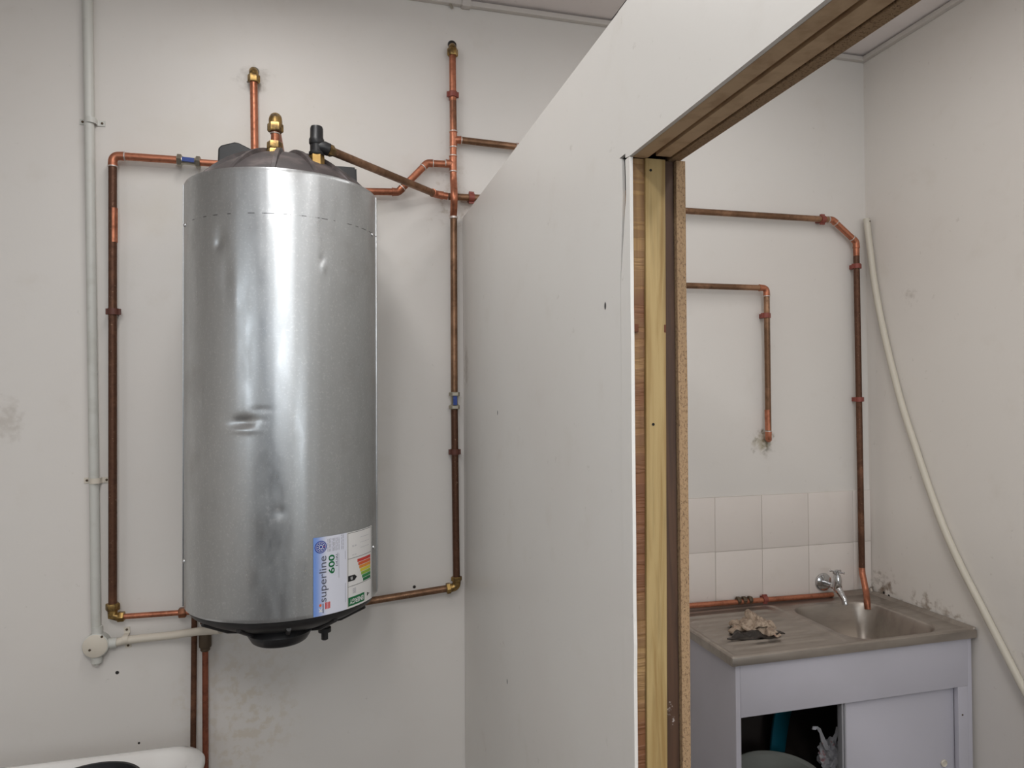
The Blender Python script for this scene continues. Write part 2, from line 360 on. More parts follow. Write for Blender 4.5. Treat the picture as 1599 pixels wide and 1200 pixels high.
# studs at the jamb: edges taken at two heights, run on to the floor
def jx_(xa, xb, z):                                   # x at height z through photo points (xa,250) and (xb,1195)
    a = onY(xa, 250, YJ); b = onY(xb, 1195, YJ); return a.x + (b.x-a.x)*(z-a.z)/(b.z-a.z)
def stud(name, e0, e1, y0, y1, mat, ragged=0, nseg=60, zt=ZH-.001):
    V = []; F = []
    for k in range(nseg+1):
        z = zt*k/nseg
        rn = ragged*noise.noise(Vector((e0[0], 0, z*16)))
        rm = ragged*noise.noise(Vector((e1[0], 5, z*16)))
        xa = jx_(*e0, z) + rn; xb = jx_(*e1, z) + rm
        V += [(xa, y0, z), (xb, y0, z), (xb, y1, z), (xa, y1, z)]
    for k in range(nseg):
        for q in range(4): F.append([k*4+q, k*4+(q+1) % 4, k*4+4+(q+1) % 4, k*4+4+q])
    F += [[0, 1, 2, 3], [nseg*4+q for q in range(4)]]
    return mesh(name, V, F, mat, pt)
stud('rough_batten', (989.3, 993.0), (1007.6, 1010.0), YJ+.0045, YJ+.06, SAWN, .0011)
PINES = stud('pine_stud', (1008.3, 1010.7), (1038.6, 1042), YJ, YJ+.06, PINE, .0002)
stud('dark_stud', (1039.2, 1042.6), (1053.6, 1064.2), YJ+.006, YJ+.06, DWOOD, .0001)
stud('chipboard_edge', (1055.2, 1065.8), (1069.5, 1078.5), YJ-.001, YJ+.014, CHIPM, .0009)
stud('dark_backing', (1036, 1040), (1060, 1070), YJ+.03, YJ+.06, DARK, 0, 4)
for z, y, x0, x1 in ((1.728, YJ-.0004, XP+.004, XP+.012), (1.728, YJ-.0006, .4872, .4905)):
    B().box((x0, y, z-.006), (x1, y+.004, z+.006), .001).build('nail_plate', MT('rust', (104, 62, 40), .8, .2).m, pt)
B().rings(onY(1020, 663, YJ), (0, -1, 0), [(.0022, -.001), (.0022, .0007)], 10).build('nail_head', DARK, pt)
B().rings(onY(1016, 266, YJ), (0, -1, 0), [(.002, -.001), (.002, .0007)], 10).build('nail_head', DARK, pt)
# header soffit over the opening
y0, y1 = YJ+.004, -2.16
B().box((XP+.0055, y0, ZH), (XP+.0295, y1, ZH+.05)).build('header_board', HARD, pt, None)
B().box((XP+.0385, y0-.012, ZH+.001), (XP+.0625, y1, ZH+.045)).build('header_board', HARD, pt, None)
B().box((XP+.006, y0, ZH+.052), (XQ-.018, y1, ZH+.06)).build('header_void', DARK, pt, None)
B().box((XP+.006, -2.16, 0), (XQ-.018, -2.22, ZH+.02)).build('stud', PINE, pt, None)

# ================================================================== PIPE FITTINGS
def clip(parent, c, d, r, mat, name='pipe_clip', wn=(0, -1, 0), off=.03):
    """saddle clip: band round the pipe, two ears and a stand-off to the wall"""
    c = Vector(c); d = Vector(d).normalized(); wn = Vector(wn); s_ = d.cross(wn).normalized(); b = B()
    b.rings(c, d, [(r*1.02, -.009), (r*1.34, -.009), (r*1.34, .009), (r*1.02, .009)], 20)
    def bar(o, su, sv, sd):
        V = []
        for i in (-1, 1):
            for j in (-1, 1):
                for k in (-1, 1): V.append(o + s_*su*i + wn*sv*j + d*sd*k)
        b.add(V, [[0, 1, 3, 2], [4, 6, 7, 5], [0, 4, 5, 1], [2, 3, 7, 6], [0, 2, 6, 4], [1, 5, 7, 3]])
    bar(c, r*1.75, .004, .0085); bar(c + wn*0, .003, .003, .003)
    bar(c - wn*(off*.5+r*.45), .008, (off-r*.9)*.5, .008)
    o = b.build(name, mat, parent); return o
def isolator(parent, a, b_, r):
    """chrome isolating valve with two nuts and a blue lever between points a and b_"""
    a = Vector(a); b_ = Vector(b_); d = (b_-a).normalized(); L = (b_-a).length
    v = B().sweep([a+d*.006, a+d*.014, a+d*.018, b_-d*.018, b_-d*.014, b_-d*.006], [r*1.15, r*1.15, r*1.0, r*1.0, r*1.15, r*1.15], 16).build('isolating_valve', NICKEL, parent)
    for p in (a+d*.006, b_-d*.006): B().hexnut(p, d, r*1.62, .013).build('nut', NICKEL, v)
    s_ = Vector((0, -1, 0)); q = (a+b_)/2; t = s_.cross(d).normalized()
    lv = B(); V = []
    for i in (-1, 1):
        for j in (0, 1):
            for k in (-1, 1): V.append(q + s_*(r*.95+.007*j) + t*(r*.55*i) + d*(L*.26*k))
    lv.add(V, [[0, 1, 3, 2], [4, 6, 7, 5], [0, 4, 5, 1], [2, 3, 7, 6], [0, 2, 6, 4], [1, 5, 7, 3]]); lv.rings(q, s_, [(r*.5, r*.8), (r*.5, r*1.35)], 12)
    lv.build('lever', BLUE, v); return v
def run(parent, P, r, mat, em=None, R=.018, kinds=None, mats=None, caps=True):
    """pipe along P: a straight piece between corners, a fitting on every corner"""
    P = [Vector(p) for p in P]; em = em or mat; n = len(P); cut = [0.0]*n; kinds = kinds or {}
    for i in range(1, n-1):
        a = (P[i]-P[i-1]).normalized(); b = (P[i+1]-P[i]).normalized(); an = a.angle(b); Rr = R*(1.0 if kinds.get(i, 'elbow') != 'bend' else 2.2)
        cut[i] = min(Rr*math.tan(an/2), (P[i]-P[i-1]).length*.45, (P[i+1]-P[i]).length*.45)
    for i in range(n-1):
        d = (P[i+1]-P[i]).normalized(); A = P[i]+d*cut[i]; Z = P[i+1]-d*cut[i+1]
        m_ = mats[i] if mats else mat
        B().sweep([A, (A+Z)/2, Z], r, 20).build('pipe', m_, parent)
    for i in range(1, n-1):
        k = kinds.get(i, 'elbow')
        if k == 'none': continue
        a = (P[i]-P[i-1]).normalized(); b = (P[i+1]-P[i]).normalized(); A = P[i]-a*cut[i]; Z = P[i]+b*cut[i]
        ext = .012 if k != 'bend' else .0005
        pts = [A-a*ext, A-a*ext*.95]; rr = [r*1.16]*2 if k != 'bend' else [r, r]
        for q in range(0, 9):
            t = q/8; pts.append(A*(1-t)**2 + P[i]*2*t*(1-t) + Z*t*t); rr.append(r*1.09 if k != 'bend' else r*1.003)
        pts += [Z+b*ext*.95, Z+b*ext]; rr += [r*1.16]*2 if k != 'bend' else [r, r]
        if k == 'brass':
            e = B().sweep(pts, [x*1.1 for x in rr], 18).build('compression_elbow', BRASS, parent)
            for c_, dd in ((A-a*ext, a), (Z+b*ext, b)): B().hexnut(c_, dd, r*1.6, .014).build('nut', BRASS, e)
        else:
            e = B().sweep(pts, rr, 20).build('elbow' if k == 'elbow' else 'bend', em, parent)
            if k == 'elbow':
                for c_, dd in ((A-a*ext, a), (Z+b*ext, b)):
                    B().rings(c_, dd, [(r*1.02, -.0022), (r*1.2, -.0014), (r*1.2, .0014), (r*1.02, .0022)], 18).build('solder_ring', SOLDER if random.random() < .6 else em, e)
def tee(parent, c, d, s_, r, mat):
    c = Vector(c); d = Vector(d).normalized(); s_ = Vector(s_).normalized()
    t = B().sweep([c-d*.026, c-d*.022, c-d*.021, c+d*.021, c+d*.022, c+d*.026], [r*1.18, r*1.18, r*1.1, r*1.1, r*1.18, r*1.18], 20)
    t.sweep([c, c+s_*.02, c+s_*.021, c+s_*.026], [r*1.08, r*1.08, r*1.18, r*1.18], 20)
    o = t.build('tee', mat, parent)
    for q in (c-d*.026, c+d*.026): B().rings(q, d, [(r*1.02, -.0022), (r*1.22, -.0014), (r*1.22, .0014), (r*1.02, .0022)], 18).build('solder_ring', SOLDER, o)
    B().rings(c+s_*.026, s_, [(r*1.02, -.0022), (r*1.22, -.0014), (r*1.22, .0014), (r*1.02, .0022)], 18).build('solder_ring', SOLDER, o)
def W(x, y, off=.030): return onY(x, y, -off)
R22 = .0112; R15 = .0078
# ================================================================== WATER HEATER
XC, YC, RT, ZT, ZB = -.114, -.300, .247, 2.172, 1.099
wh = thing('water_heater', (XC, YC, ZB), 'large dented galvanised steel water heater cylinder hanging on the wall', 'water heater')
def onC(th, z, rho=RT): return Vector((XC + rho*math.sin(th), YC - rho*math.cos(th), z))
def cyl(x, y):
    d = ray(x, y); ox, oy = CAM.x-XC, CAM.y-YC; a = d.x**2+d.y**2; b = 2*(ox*d.x+oy*d.y); c = ox*ox+oy*oy-RT*RT
    t = (-b-math.sqrt(max(b*b-4*a*c, 0)))/2/a; p = CAM+d*t; return math.atan2(p.x-XC, -(p.y-YC)), p.z
NT, NZ = 320, 220
dents = [(cyl(343, 372), .016, .030, -.0035), (cyl(339, 382), .007, .010, -.0030), (cyl(380, 660), .030, .014, -.0065), (cyl(380, 671), .030, .008, .0030), (cyl(505, 418), .006, .016, .0022), (cyl(504, 405), .006, .012, -.0018),
         (cyl(352, 430), .014, .05, -.0016), (cyl(368, 455), .012, .05, .0010), (cyl(316, 620), .006, .035, .0013), (cyl(408, 640), .02, .006, -.0010), (cyl(404, 663), .016, .005, .0009),
         (cyl(322, 730), .012, .06, .0012), (cyl(437, 800), .012, .012, -.0010), (cyl(338, 283), .006, .006, -.0012), (cyl(425, 330), .02, .02, -.0005)]
dents = [((a[0], a[1]), sx, sz, am) for a, sx, sz, am in dents]
V = []; F = []
for j in range(NZ+1):
    z = ZB + (ZT-ZB)*j/NZ
    for i in range(NT):
        th = -PI + 2*PI*i/NT; rho = RT
        rho += .00022*noise.noise(Vector((math.sin(th)*17+1, math.cos(th)*17, z*.9+3))) + .0007*noise.noise(Vector((math.sin(th)*3.2+3, math.cos(th)*3.2, z*1.3))) + .0003*noise.noise(Vector((math.sin(th)*9, math.cos(th)*9, z*2.2+7)))
        if abs(th) < 1.7:
            for (t0, z0), sx, sz, am in dents:
                du = (th-t0)*RT/sx; dv = (z-z0)/sz
                if du*du+dv*dv < 12: rho += am*math.exp(-(du*du+dv*dv))
        if j in (0, NZ): rho -= .0015
        V.append(onC(th, z, rho))
for j in range(NZ):
    for i in range(NT): F.append([j*NT+i, j*NT+(i+1) % NT, (j+1)*NT+(i+1) % NT, (j+1)*NT+i])
n0 = len(V)
for jj, z, rr in ((0, ZB, .008), (NZ, ZT, .008)):                 # rolled-in lips
    k0 = len(V)
    for i in range(NT): V.append(onC(-PI+2*PI*i/NT, z, RT-rr))
    for i in range(NT): F.append([jj*NT+i, jj*NT+(i+1) % NT, k0+(i+1) % NT, k0+i])
jk = mesh('jacket', V, F, GALVM, wh, 50)
for sx_ in (-1, 1):                                            # overlapping sheet edges at the back
    th = sx_*1.32; B().sweep([onC(th, ZB+.004, RT+.0008), onC(th, ZT-.004, RT+.0008)], .0016, 6).build('sheet_seam', GALVM, wh)
for x, y in ((289, 352), (287, 877), (581, 367), (583, 855)):
    t_, z_ = cyl(x, y); t_ = min(max(t_, -1.28), 1.25); nrm = Vector((math.sin(t_), -math.cos(t_), 0)); p = onC(t_, z_)
    B().rings(p, nrm, [(.0055, -.001), (.0055, .0015), (.004, .0035), (.0015, .0042)], 14).build('screw', CHROME, wh)
# top cap: ribbed dome
HD = .112
def dome(r): return ZT - .004 + HD*(1-(r/.24)**2)
prof = [(.2405, -.02)] + [(r, HD*(1-(r/.24)**2)) for r in (.2405, .235, .22, .2, .18, .16, .14, .12, .1, .08, .06, .04, .02, .004)]
cap = B().rings((XC, YC, ZT-.004), (0, 0, 1), prof, 64).build('top_cap', CAPM, wh, 50)
ribm = None
for k in range(14):
    a = 2*PI*k/14+.17
    if ribm is None:
        V = []; F = []; rr = [.05+.183*i/10 for i in range(11)]
        for r in rr:
            h = dome(r)-ZT+.011*math.sin(PI*min(1, (r-.03)/.21))
            V += [(r, -.008, dome(r)-ZT-.004), (r, -.005, h), (r, .005, h), (r, .008, dome(r)-ZT-.004)]
        for i in range(10):
            for q in range(3): F.append([i*4+q, i*4+q+1, i*4+5+q, i*4+4+q])
        F += [[0, 1, 2, 3], [40, 41, 42, 43]]
        o = mesh('rib', V, F, CAPM, cap, 30, origin=(0, 0, 0)); ribm = o.data
    else:
        o = bpy.data.objects.new('rib', ribm); COL.objects.link(o); o.parent = cap
    o.location = Vector((XC, YC, ZT)) - WL[cap.name]; o.rotation_euler = (0, 0, a)
# black mounting blocks at the back of the cap
def block(xa, xb, za, zb, y0, y1, slope):
    V = [(xa, y0, za), (xb, y0, za), (xb, y1, za), (xa, y1, za), (xa+.006, y0+.006, zb-slope[0]), (xb-.006, y0+.006, zb-slope[1]), (xb-.006, y1, zb-slope[1]), (xa+.006, y1, zb-slope[0])]
    bm = bmesh.new(); vs = [bm.verts.new(v) for v in V]
    for f in ([0, 1, 2, 3], [4, 5, 6, 7], [0, 1, 5, 4], [1, 2, 6, 5], [2, 3, 7, 6], [3, 0, 4, 7]): bm.faces.new([vs[i] for i in f])
    bmesh.ops.recalc_face_normals(bm, faces=bm.faces); bmesh.ops.bevel(bm, geom=bm.edges[:], offset=.005, segments=2, affect='EDGES'); bm.verts.index_update()
    b = B().add([v.co.copy() for v in bm.verts], [[v.index for v in f.verts] for f in bm.faces]); bm.free(); return b
bp2 = [(onY(x_, y_, -.165).x, onY(x_, y_, -.165).z) for x_, y_ in ((339, 275), (340.5, 231), (345, 226.5), (366, 221.5), (372, 222.5), (405, 239), (407, 275))]
V, F = poly(bp2, -.165, -.05, 1); mb = mesh('mounting_block', V, F, BLACKP, wh, 30)
bv = mb.modifiers.new('bevel', 'BEVEL'); bv.width = .004; bv.segments = 2
a = onY(518, 257, -.13); b_ = onY(560, 257, -.13)
block(a.x, b_.x, 2.15, a.z, -.13, -.05, (0, 0)).build('mounting_block', BLACKP, wh)
# bottom cap
B().rings((XC, YC, ZB), (0, 0, -1), [(.2405, -.01), (.2405, .004), (.232, .018), (.2, .036), (.16, .054), (.12, .066), (.06, .074), (.02, .075)], 64).build('bottom_cap', CAPB, wh, 50)
bc = bpy.context
for k in range(12):
    a = 2*PI*k/12+.1; P = []
    for r, t in ((.225, .030), (.16, .064), (.09, .082)): P.append(Vector((XC+r*math.cos(a), YC+r*math.sin(a), ZB-t+.006)))
    B().sweep(P, .006, 8).build('bottom_rib', CAPB, wh)
hb = onY(437, 987, -.405)
hub = B().rings((hb.x, -.405, hb.z+.006), (0, 0, -1), [(.05, -.03), (.078, -.003), (.080, 0), (.078, .005), (.068, .022), (.062, .026), (.02, .027)], 40).build('element_cover', BLACKP, wh)
B().rings((hb.x, -.405, hb.z+.0075), (0, 0, 1), [(.073, 0), (.073, .002), (.02, .0025)], 40).build('cover_top', HUBT, hub)
dv = onY(507, 982, -.34)
B().rings((dv.x, dv.y, dv.z+.03), (0, 0, -1), [(.012, -.03), (.012, .026), (.017, .027), (.017, .038), (.009, .040), (.009, .058), (.006, .060)], 16).build('drain_valve', BLACKP, wh)
# ---- sticker
def onS(th, z, off=.0004): return onC(th, z, RT+off+.0016*0)
def patch(name, mat, parent, quad, off, nu=10, nv=6):
    """quad: [(th,z)] bottom-left, bottom-right, top-right, top-left"""
    V = []; F = []; uv = []
    for j in range(nv+1):
        for i in range(nu+1):
            s_, t_ = i/nu, j/nv
            th = (quad[0][0]*(1-s_)+quad[1][0]*s_)*(1-t_) + (quad[3][0]*(1-s_)+quad[2][0]*s_)*t_
            z = (quad[0][1]*(1-s_)+quad[1][1]*s_)*(1-t_) + (quad[3][1]*(1-s_)+quad[2][1]*s_)*t_
            V.append(onC(th, z, RT+off)); uv.append((s_, t_))
    for j in range(nv):
        for i in range(nu): q = j*(nu+1)+i; F.append([q, q+1, q+nu+2, q+nu+1])
    return V, F, uv
def rect(a0, a1, z0, z1): return [(a0, z0), (a1, z0), (a1, z1), (a0, z1)]
ca = lambda x: cyl(x, 880)[0]
A0, AD, A1 = ca(489), ca(541.3), ca(579.6); Z0, Z1 = 1.1005, 1.2895
SM = MT('sticker_blue_fade', (226, 228, 240), .3)
uvn = SM.n('ShaderNodeUVMap'); sx2 = SM.n('ShaderNodeSeparateXYZ'); SM.L(uvn.outputs[0], sx2.inputs[0]); SM.mix(SM.ramp(sx2.outputs[0], .42, .02), (120, 156, 226)); SM = SM.m
V, F, uv = patch('', None, None, rect(A0, AD, Z0, Z1), .0012); st = mesh('sticker', V, F, SM, wh, 60, uv=uv)
V, F, uv = patch('', None, None, rect(AD, A1, Z0, Z1), .0012); WH = MT('sticker_white', (232, 230, 228), .3).m; st2 = mesh('energy_sticker', V, F, WH, wh, 60, uv=uv)
def ink(name, c): return MT(name, c, .35).m
INK_GR = ink('ink_grey', (88, 90, 104)); INK_LG = ink('ink_light_grey', (168, 168, 178)); INK_G = ink('ink_green', (0, 110, 60)); INK_K = ink('ink_black', (26, 26, 28)); INK_W = ink('ink_white', (235, 235, 235)); INK_B = ink('ink_blue', (40, 70, 160)); INK_R = ink('ink_red', (214, 60, 50)); INK_O = ink('ink_orange', (236, 110, 50))
def pp(quads, name, mat, parent, off=.0016, nu=4):
    b = B()
    for q in quads: V, F, _ = patch('', None, None, q, off, nu, 2); b.add(V, F)
    return b.build(name, mat, parent, 60)
def text(body, a0, a1, z0, z1, rot, mat, parent, off=.002, name='lettering', bold=0):
    cu = bpy.data.curves.new('t', 'FONT'); cu.body = body; cu.size = 1; cu.resolution_u = 4; cu.offset = bold
    ob = bpy.data.objects.new('t', cu); COL.objects.link(ob); dg = bpy.context.evaluated_depsgraph_get(); dg.update()
    me = bpy.data.meshes.new_from_object(ob.evaluated_get(dg)); bpy.data.objects.remove(ob)
    vs = [v.co.copy() for v in me.vertices]; fs = [list(p.vertices) for p in me.polygons]; bpy.data.meshes.remove(me)
    x0 = min(v.x for v in vs); x1 = max(v.x for v in vs); y0 = min(v.y for v in vs); y1 = max(v.y for v in vs); V = []
    for v in vs:
        s_ = (v.x-x0)/(x1-x0); t_ = (v.y-y0)/(y1-y0)
        if rot == 90: th = a1-(a1-a0)*t_; z = z0+(z1-z0)*s_
        elif rot == 180: th = a1-(a1-a0)*s_; z = z1-(z1-z0)*t_
        else: th = a0+(a1-a0)*s_; z = z0+(z1-z0)*t_
        V.append(onC(th, z, RT+off))
    return mesh(name, V, fs, mat, parent)
HS = Z1-Z0
zf = lambda f: Z0+HS*f
text('superline', ca(498), ca(512.6), zf(.17), zf(.755), 90, INK_GR, st)
text('600', ca(512.4), ca(522), zf(.515), zf(.755), 90, INK_G, st, bold=.02)
text('DUAL', ca(523.6), ca(526.8), zf(.60), zf(.77), 90, INK_GR, st)
text('K', ca(497.5), ca(503.0), zf(.05), zf(.115), 90, INK_W, st, bold=.03)
pp([rect(ca(507.2+2.1*k), ca(508.7+2.1*k), zf(.075), zf(.16)) for k in range(4)], 'red_bars', INK_R, st)
pp([rect(ca(503.4), ca(504.8), zf(.03), zf(.15))], 'grey_bar', INK_GR, st)
t0 = ca(499.7); B_ = B(); V = [onC(t0, zf(.135), RT+.0021)] + [onC(t0+.0028/RT*math.cos(2*PI*k/16)*1.1, zf(.135)+.0034*math.sin(2*PI*k/16), RT+.0021) for k in range(16)]
mesh('logo_dot', V, [[0, k+1, (k+1) % 16+1] for k in range(16)], INK_O, st)
def ring(a, z, r0_, r1_, off, mat, name='seal', n=40):
    V = []; F = []
    for k in range(n):
        q = 2*PI*k/n
        for r in (r0_, r1_): V.append(onC(a+r*math.cos(q)/RT, z+r*math.sin(q), RT+off))
    for k in range(n): F.append([2*k, 2*k+1, (2*k+3) % (2*n), (2*k+2) % (2*n)])
    return mesh(name, V, F, mat, st)
ta, tz = cyl(500.6, 854.7)
ring(ta, tz, 0.0001, .0152, .0016, INK_B); ring(ta, tz, .0118, .0126, .0020, INK_W); ring(ta, tz, .0035, .0052, .0020, INK_W)
for k in range(10): 
    q = 2*PI*k/10; ring(ta+.0085*math.cos(q)/RT, tz+.0085*math.sin(q), .0001, .0014, .0020, INK_W if k != 0 else INK_O, 'seal_mark', 8)
qs = []
for k in range(12):
    x = 511.2+k*2.15
    if k == 9: continue
    z_ = zf(.80); e_ = zf(.965) if k < 9 else zf(.99)
    while z_ < e_:
        L_ = random.uniform(.006, .014); qs.append(rect(ca(x), ca(x+.8), z_, min(z_+L_, e_))); z_ += L_+.0018
tag(pp(qs, 'small_print', INK_LG, st, nu=1), kind='stuff')
pp([rect(ca(528.2), ca(528.8), zf(.44), zf(.755)), rect(ca(538.4), ca(538.9), zf(.66), zf(.77)), rect(ca(538.4), ca(538.9), zf(.1), zf(.35))], 'small_print', INK_LG, st, nu=1)
# energy panel
E0, E1 = ca(542.3), ca(578.6); e = lambda f: Z1-HS*f
lw = .0009
pp([rect(E0, E1, e(.012)-lw, e(.012)), rect(E0, E1, e(.35)-lw, e(.35)), rect(E0, E1, e(.715)-lw, e(.715)), rect(E0, E0+.004, e(.985), e(.012)), rect(E1-.004, E1, e(.985), e(.012))], 'panel_lines', INK_K, st2, nu=12)
cols = [(206, 60, 52), (222, 96, 50), (232, 150, 50), (226, 206, 60), (150, 184, 60), (40, 140, 70), (10, 110, 62)]
for k, c in enumerate(cols):
    zz = e(.385+.0465*k); pp([rect(ca(557.4+1.45*k), ca(577.4), zz-.0076, zz)], 'rating_bar', ink('ink_rating', c), st2, nu=8)
V = [onC(a_, z_, RT+.0017) for a_, z_ in ((ca(543), e(.575)), (ca(543), e(.65)), (ca(553), e(.65)), (ca(556.5), e(.6125)), (ca(553), e(.575)))]
mesh('rating_arrow', V, [[0, 1, 2, 3, 4]], INK_K, st2); text('B', ca(546.5), ca(549.5), e(.632), e(.594), 180, INK_W, st2, .0022)
pp([rect(ca(543.2), ca(568), e(.975), e(.86))], 'green_box', INK_G, st2, nu=10)
text('ENERGY', ca(544.8), ca(566), e(.95), e(.887), 180, INK_W, st2, .0024, bold=.02)
sp_ = pp([rect(ca(549.5+4*(k % 2)), ca(552+4*(k % 2)), e(.19+.012*(k//2)+.1*(k//4)), e(.185+.012*(k//2)+.1*(k//4))) for k in range(6)] +
   [rect(ca(562), ca(575), e(.10+.07*k)-.0006, e(.10+.07*k)) for k in range(3)] + [rect(ca(550), ca(555), e(.755+.012*k)-.0008, e(.755+.012*k)) for k in range(6)], 'small_print', INK_LG, st2, nu=3)
tag(sp_, kind='stuff')
pp([rect(ca(572.0), ca(573.4), e(.93), e(.885)), rect(ca(573.8), ca(575.4), e(.915), e(.90))], 'mark', INK_K, st2, nu=1)

# ================================================================== PIPES OUTSIDE THE PARTITION
# left loop from the back of the heater down and back in at its foot
t = thing('copper_pipe', W(176, 600), 'copper pipe looping around the left side of the steel water heater', 'pipe')
V1a, V1b = W(277, 250), W(313, 254)
run(t, [W(176, 962), W(176, 243), V1a], R22, COPA, COP, .02, mats=[COPD, COP])
run(t, [V1b, W(356, 257)], R22*.9, COP)
isolator(t, V1a, V1b, R22)
B().rings(W(177, 352), (0, 0, 1), [(R22*1.01, -.05), (R22*1.015, .05)], 20).build('pipe_band', COP, t)
cl = clip(t, W(177, 487), (0, 0, 1), R22, CLIPD)
e_ = B().sweep([W(176, 948), W(176, 962), W(186, 963)], R22*1.25, 18).build('compression_elbow', BRASS, t)
B().hexnut(W(176, 948), (0, 0, 1), R22*1.7, .02).build('nut', BRASS, e_)
B().hexnut(W(189, 963.5), (1, 0, 0), R15*1.9, .018).build('nut', BRASSN, e_)
run(t, [W(190, 963.5), W(300, 956)], R15, COP)
B().hexnut(W(285, 957), (1, 0, 0), R15*2.0, .02).build('nut', COPA, t)
# rising stub out of the wall
t = thing('copper_pipe', W(397, 180), 'short bright copper pipe from a wall hole down behind the heater top', 'pipe')
run(t, [W(396, 113, -.005), W(396, 113), W(398, 262)], R22, COP, BRASS, .012, kinds={1: 'none'})
B().sweep([W(396, 113, -.004), W(396, 113, .012), W(396, 117)], R22*1.0, 16).build('bend', BROWNF, t)
eb = B().sweep([W(396, 112, -.005), W(396, 112, .02), W(396.2, 116, .03), W(396.4, 126, .03)], R22*1.2, 18).build('compression_elbow', BRASS, t)
B().hexnut(W(396.4, 123), (0, 0, 1), R22*1.62, .024).build('nut', BRASS, eb)
# vent fitting on the heater top with a pipe going straight back to the wall
fb = onY(429, 246, -.38); ft = onY(430, 193, -.38)
t = thing('heater_fitting', fb, 'brass and copper elbow fitting standing on top of the water heater', 'pipe fitting')
B().sweep([fb-Vector((0, 0, .02)), ft], R22*.95, 20).build('pipe', COP, t)
for z, r, L in ((.004, 1.95, .030), (.030, 1.75, .020)): B().hexnut(fb+Vector((0, 0, z)), (0, 0, 1), R22*r, L).build('nut', BRASS, t)
B().rings(onY(429.5, 209, -.38), (0, 0, 1), [(R22*1.0, -.002), (R22*1.12, -.001), (R22*1.12, .001), (R22, .002)], 18).build('tape_ring', SOLDER, t)
B().hexnut(ft-Vector((0, 0, .012)), (0, 0, 1), R22*1.8, .022).build('nut', BRASS, t)
B().sweep([ft-Vector((0, 0, .002)), ft+Vector((0, 0, .008)), ft+Vector((0, .006, .014)), ft+Vector((0, .03, .014))], [R22*1.45, R22*1.5, R22*1.45, R22*1.4], 20).build('elbow_body', BRASS, t)
B().sweep([ft+Vector((0, .02, .0)), (ft.x, -.001, ft.z)], R22*.9, 18).build('pipe', COP, t)
# right-hand riser with its two branches
t = thing('copper_pipe', W(709, 600), 'tall copper riser pipe with tee branches right of the water heater', 'pipe')
cr = [W(708, 278), W(708.5, 290, .042), W(709.5, 300, .06), W(710, 312, .06), (W(709.5, 326, .042)), W(708.5, 338)]
run(t, [W(706.5, 80), W(708, 218), W(707.5, 257)], R22, COPA, COP, kinds={1: 'none'}, mats=[COP, COP])
B().sweep([W(706.5, 75, -.004), W(706.5, 75, .015), W(706.5, 82)], R22, 16).build('bend', BROWNF, t)
eb = B().sweep([W(706.5, 74, -.005), W(706.5, 74, .02), W(706.6, 77, .03), W(706.8, 86, .03)], R22*1.2, 18).build('compression_elbow', BRASS, t)
B().hexnut(W(706.8, 82), (0, 0, 1), R22*1.62, .024).build('nut', BRASS, eb)
clip(t, W(707, 148), (0, 0, 1), R22, CLIPM)
B().sweep([W(707.4, 158), W(708, 205)], R22*1.012, 18).build('pipe', COPA, t)
B().sweep([W(707.5, 257), W(708, 278)], R22, 18).build('pipe', COP, t)
tee(t, W(708, 218), (0, 0, 1), (1, 0, 0), R22, COP); tee(t, W(707.5, 256), (0, 0, 1), (-1, 0, 0), R22, COP)
b = B(); n_ = 18; PP = []
for i in range(n_+1):
    s_ = i/n_; y_ = 278+(340-278)*s_; off = .03+.034*math.sin(PI*s_)**2; PP.append(W(708+1.2*math.sin(PI*s_), y_, off))
b.sweep(PP, R22*1.04, 18).build('crossover_bend', COP, t)
B().rings(W(708.3, 340), (0, 0, 1), [(R22*1.02, -.004), (R22*1.2, -.003), (R22*1.2, .003), (R22*1.02, .004)], 18).build('solder_ring', SOLDER, t)
V2a, V2b = W(709.5, 613), W(709.5, 639)
run(t, [W(708.5, 338), V2a], R22, COPB); isolator(t, V2a, V2b, R22)
run(t, [V2b, W(713, 917), W(560, 942)], R22, COPD, COPD, .016, kinds={1: 'brass'}, mats=[COPD, COPB])
clip(t, W(710, 706), (0, 0, 1), R22, CLIPD)
run(t, [W(708, 217.5), W(812, 230), (.86, -.03, W(812, 230).z-.012), (.86, -.03, onY(1072, 447, -.03).z), W(1072, 447)][:3], R22, COPB, COP)
run(t, [W(707.5, 257), W(667, 255), W(622, 300), W(560, 299)], R22, COP, COP, .016)
# discharge pipe from the relief valve, over the partition and on to the sink
sb = onY(494.5, 258, -.425)
t = thing('relief_valve', sb, 'black capped brass pressure relief valve on top of the water heater', 'valve')
B().hexnut(sb+Vector((0, 0, .004)), (0, 0, 1), .0195, .046).build('brass_base', BRASSN, t)
B().rings(sb, (0, 0, 1), [(.018, .024), (.0195, .026), (.0195, .032), (.0165, .034), (.0165, .062)], 24).build('valve_body', BLACKP, t)
B().rings(sb, (0, 0, 1), [(.0175, .052), (.019, .055), (.019, .066), (.0165, .070), (.0162, .094), (.0145, .099), (.006, .100)], 16).build('cap', BLACKP, t)
dd = (onY(680, 304, -.030)-onY(520, 237, -.42)).normalized()
B().sweep([sb+Vector((0, 0, .048)), onY(506, 231, -.428), onY(513, 234, -.424)], [.014, .0165, .0165], 18).build('outlet', BLACKP, t)
st_ = onY(517, 236, -.42)
B().hexnut(onY(515, 235, -.422), dd, .0155, .022).build('nut', BRASS, t)
t = thing('copper_pipe', W(1340, 600), 'brown copper discharge pipe sloping off the relief valve and running to the sink bowl', 'pipe')
zh1 = W(740, 309); zh2 = W(1300, 343.5)
zl = zh1.z
pe = [st_, W(681, 303.5), W(700, 307), zh1, zh2, W(1337, 378), W(1337.3, 400), W(1346, 893), onY(1352.5, 925, -.075), onY(1354, 940, -.11), onY(1355, 952, -.115)]
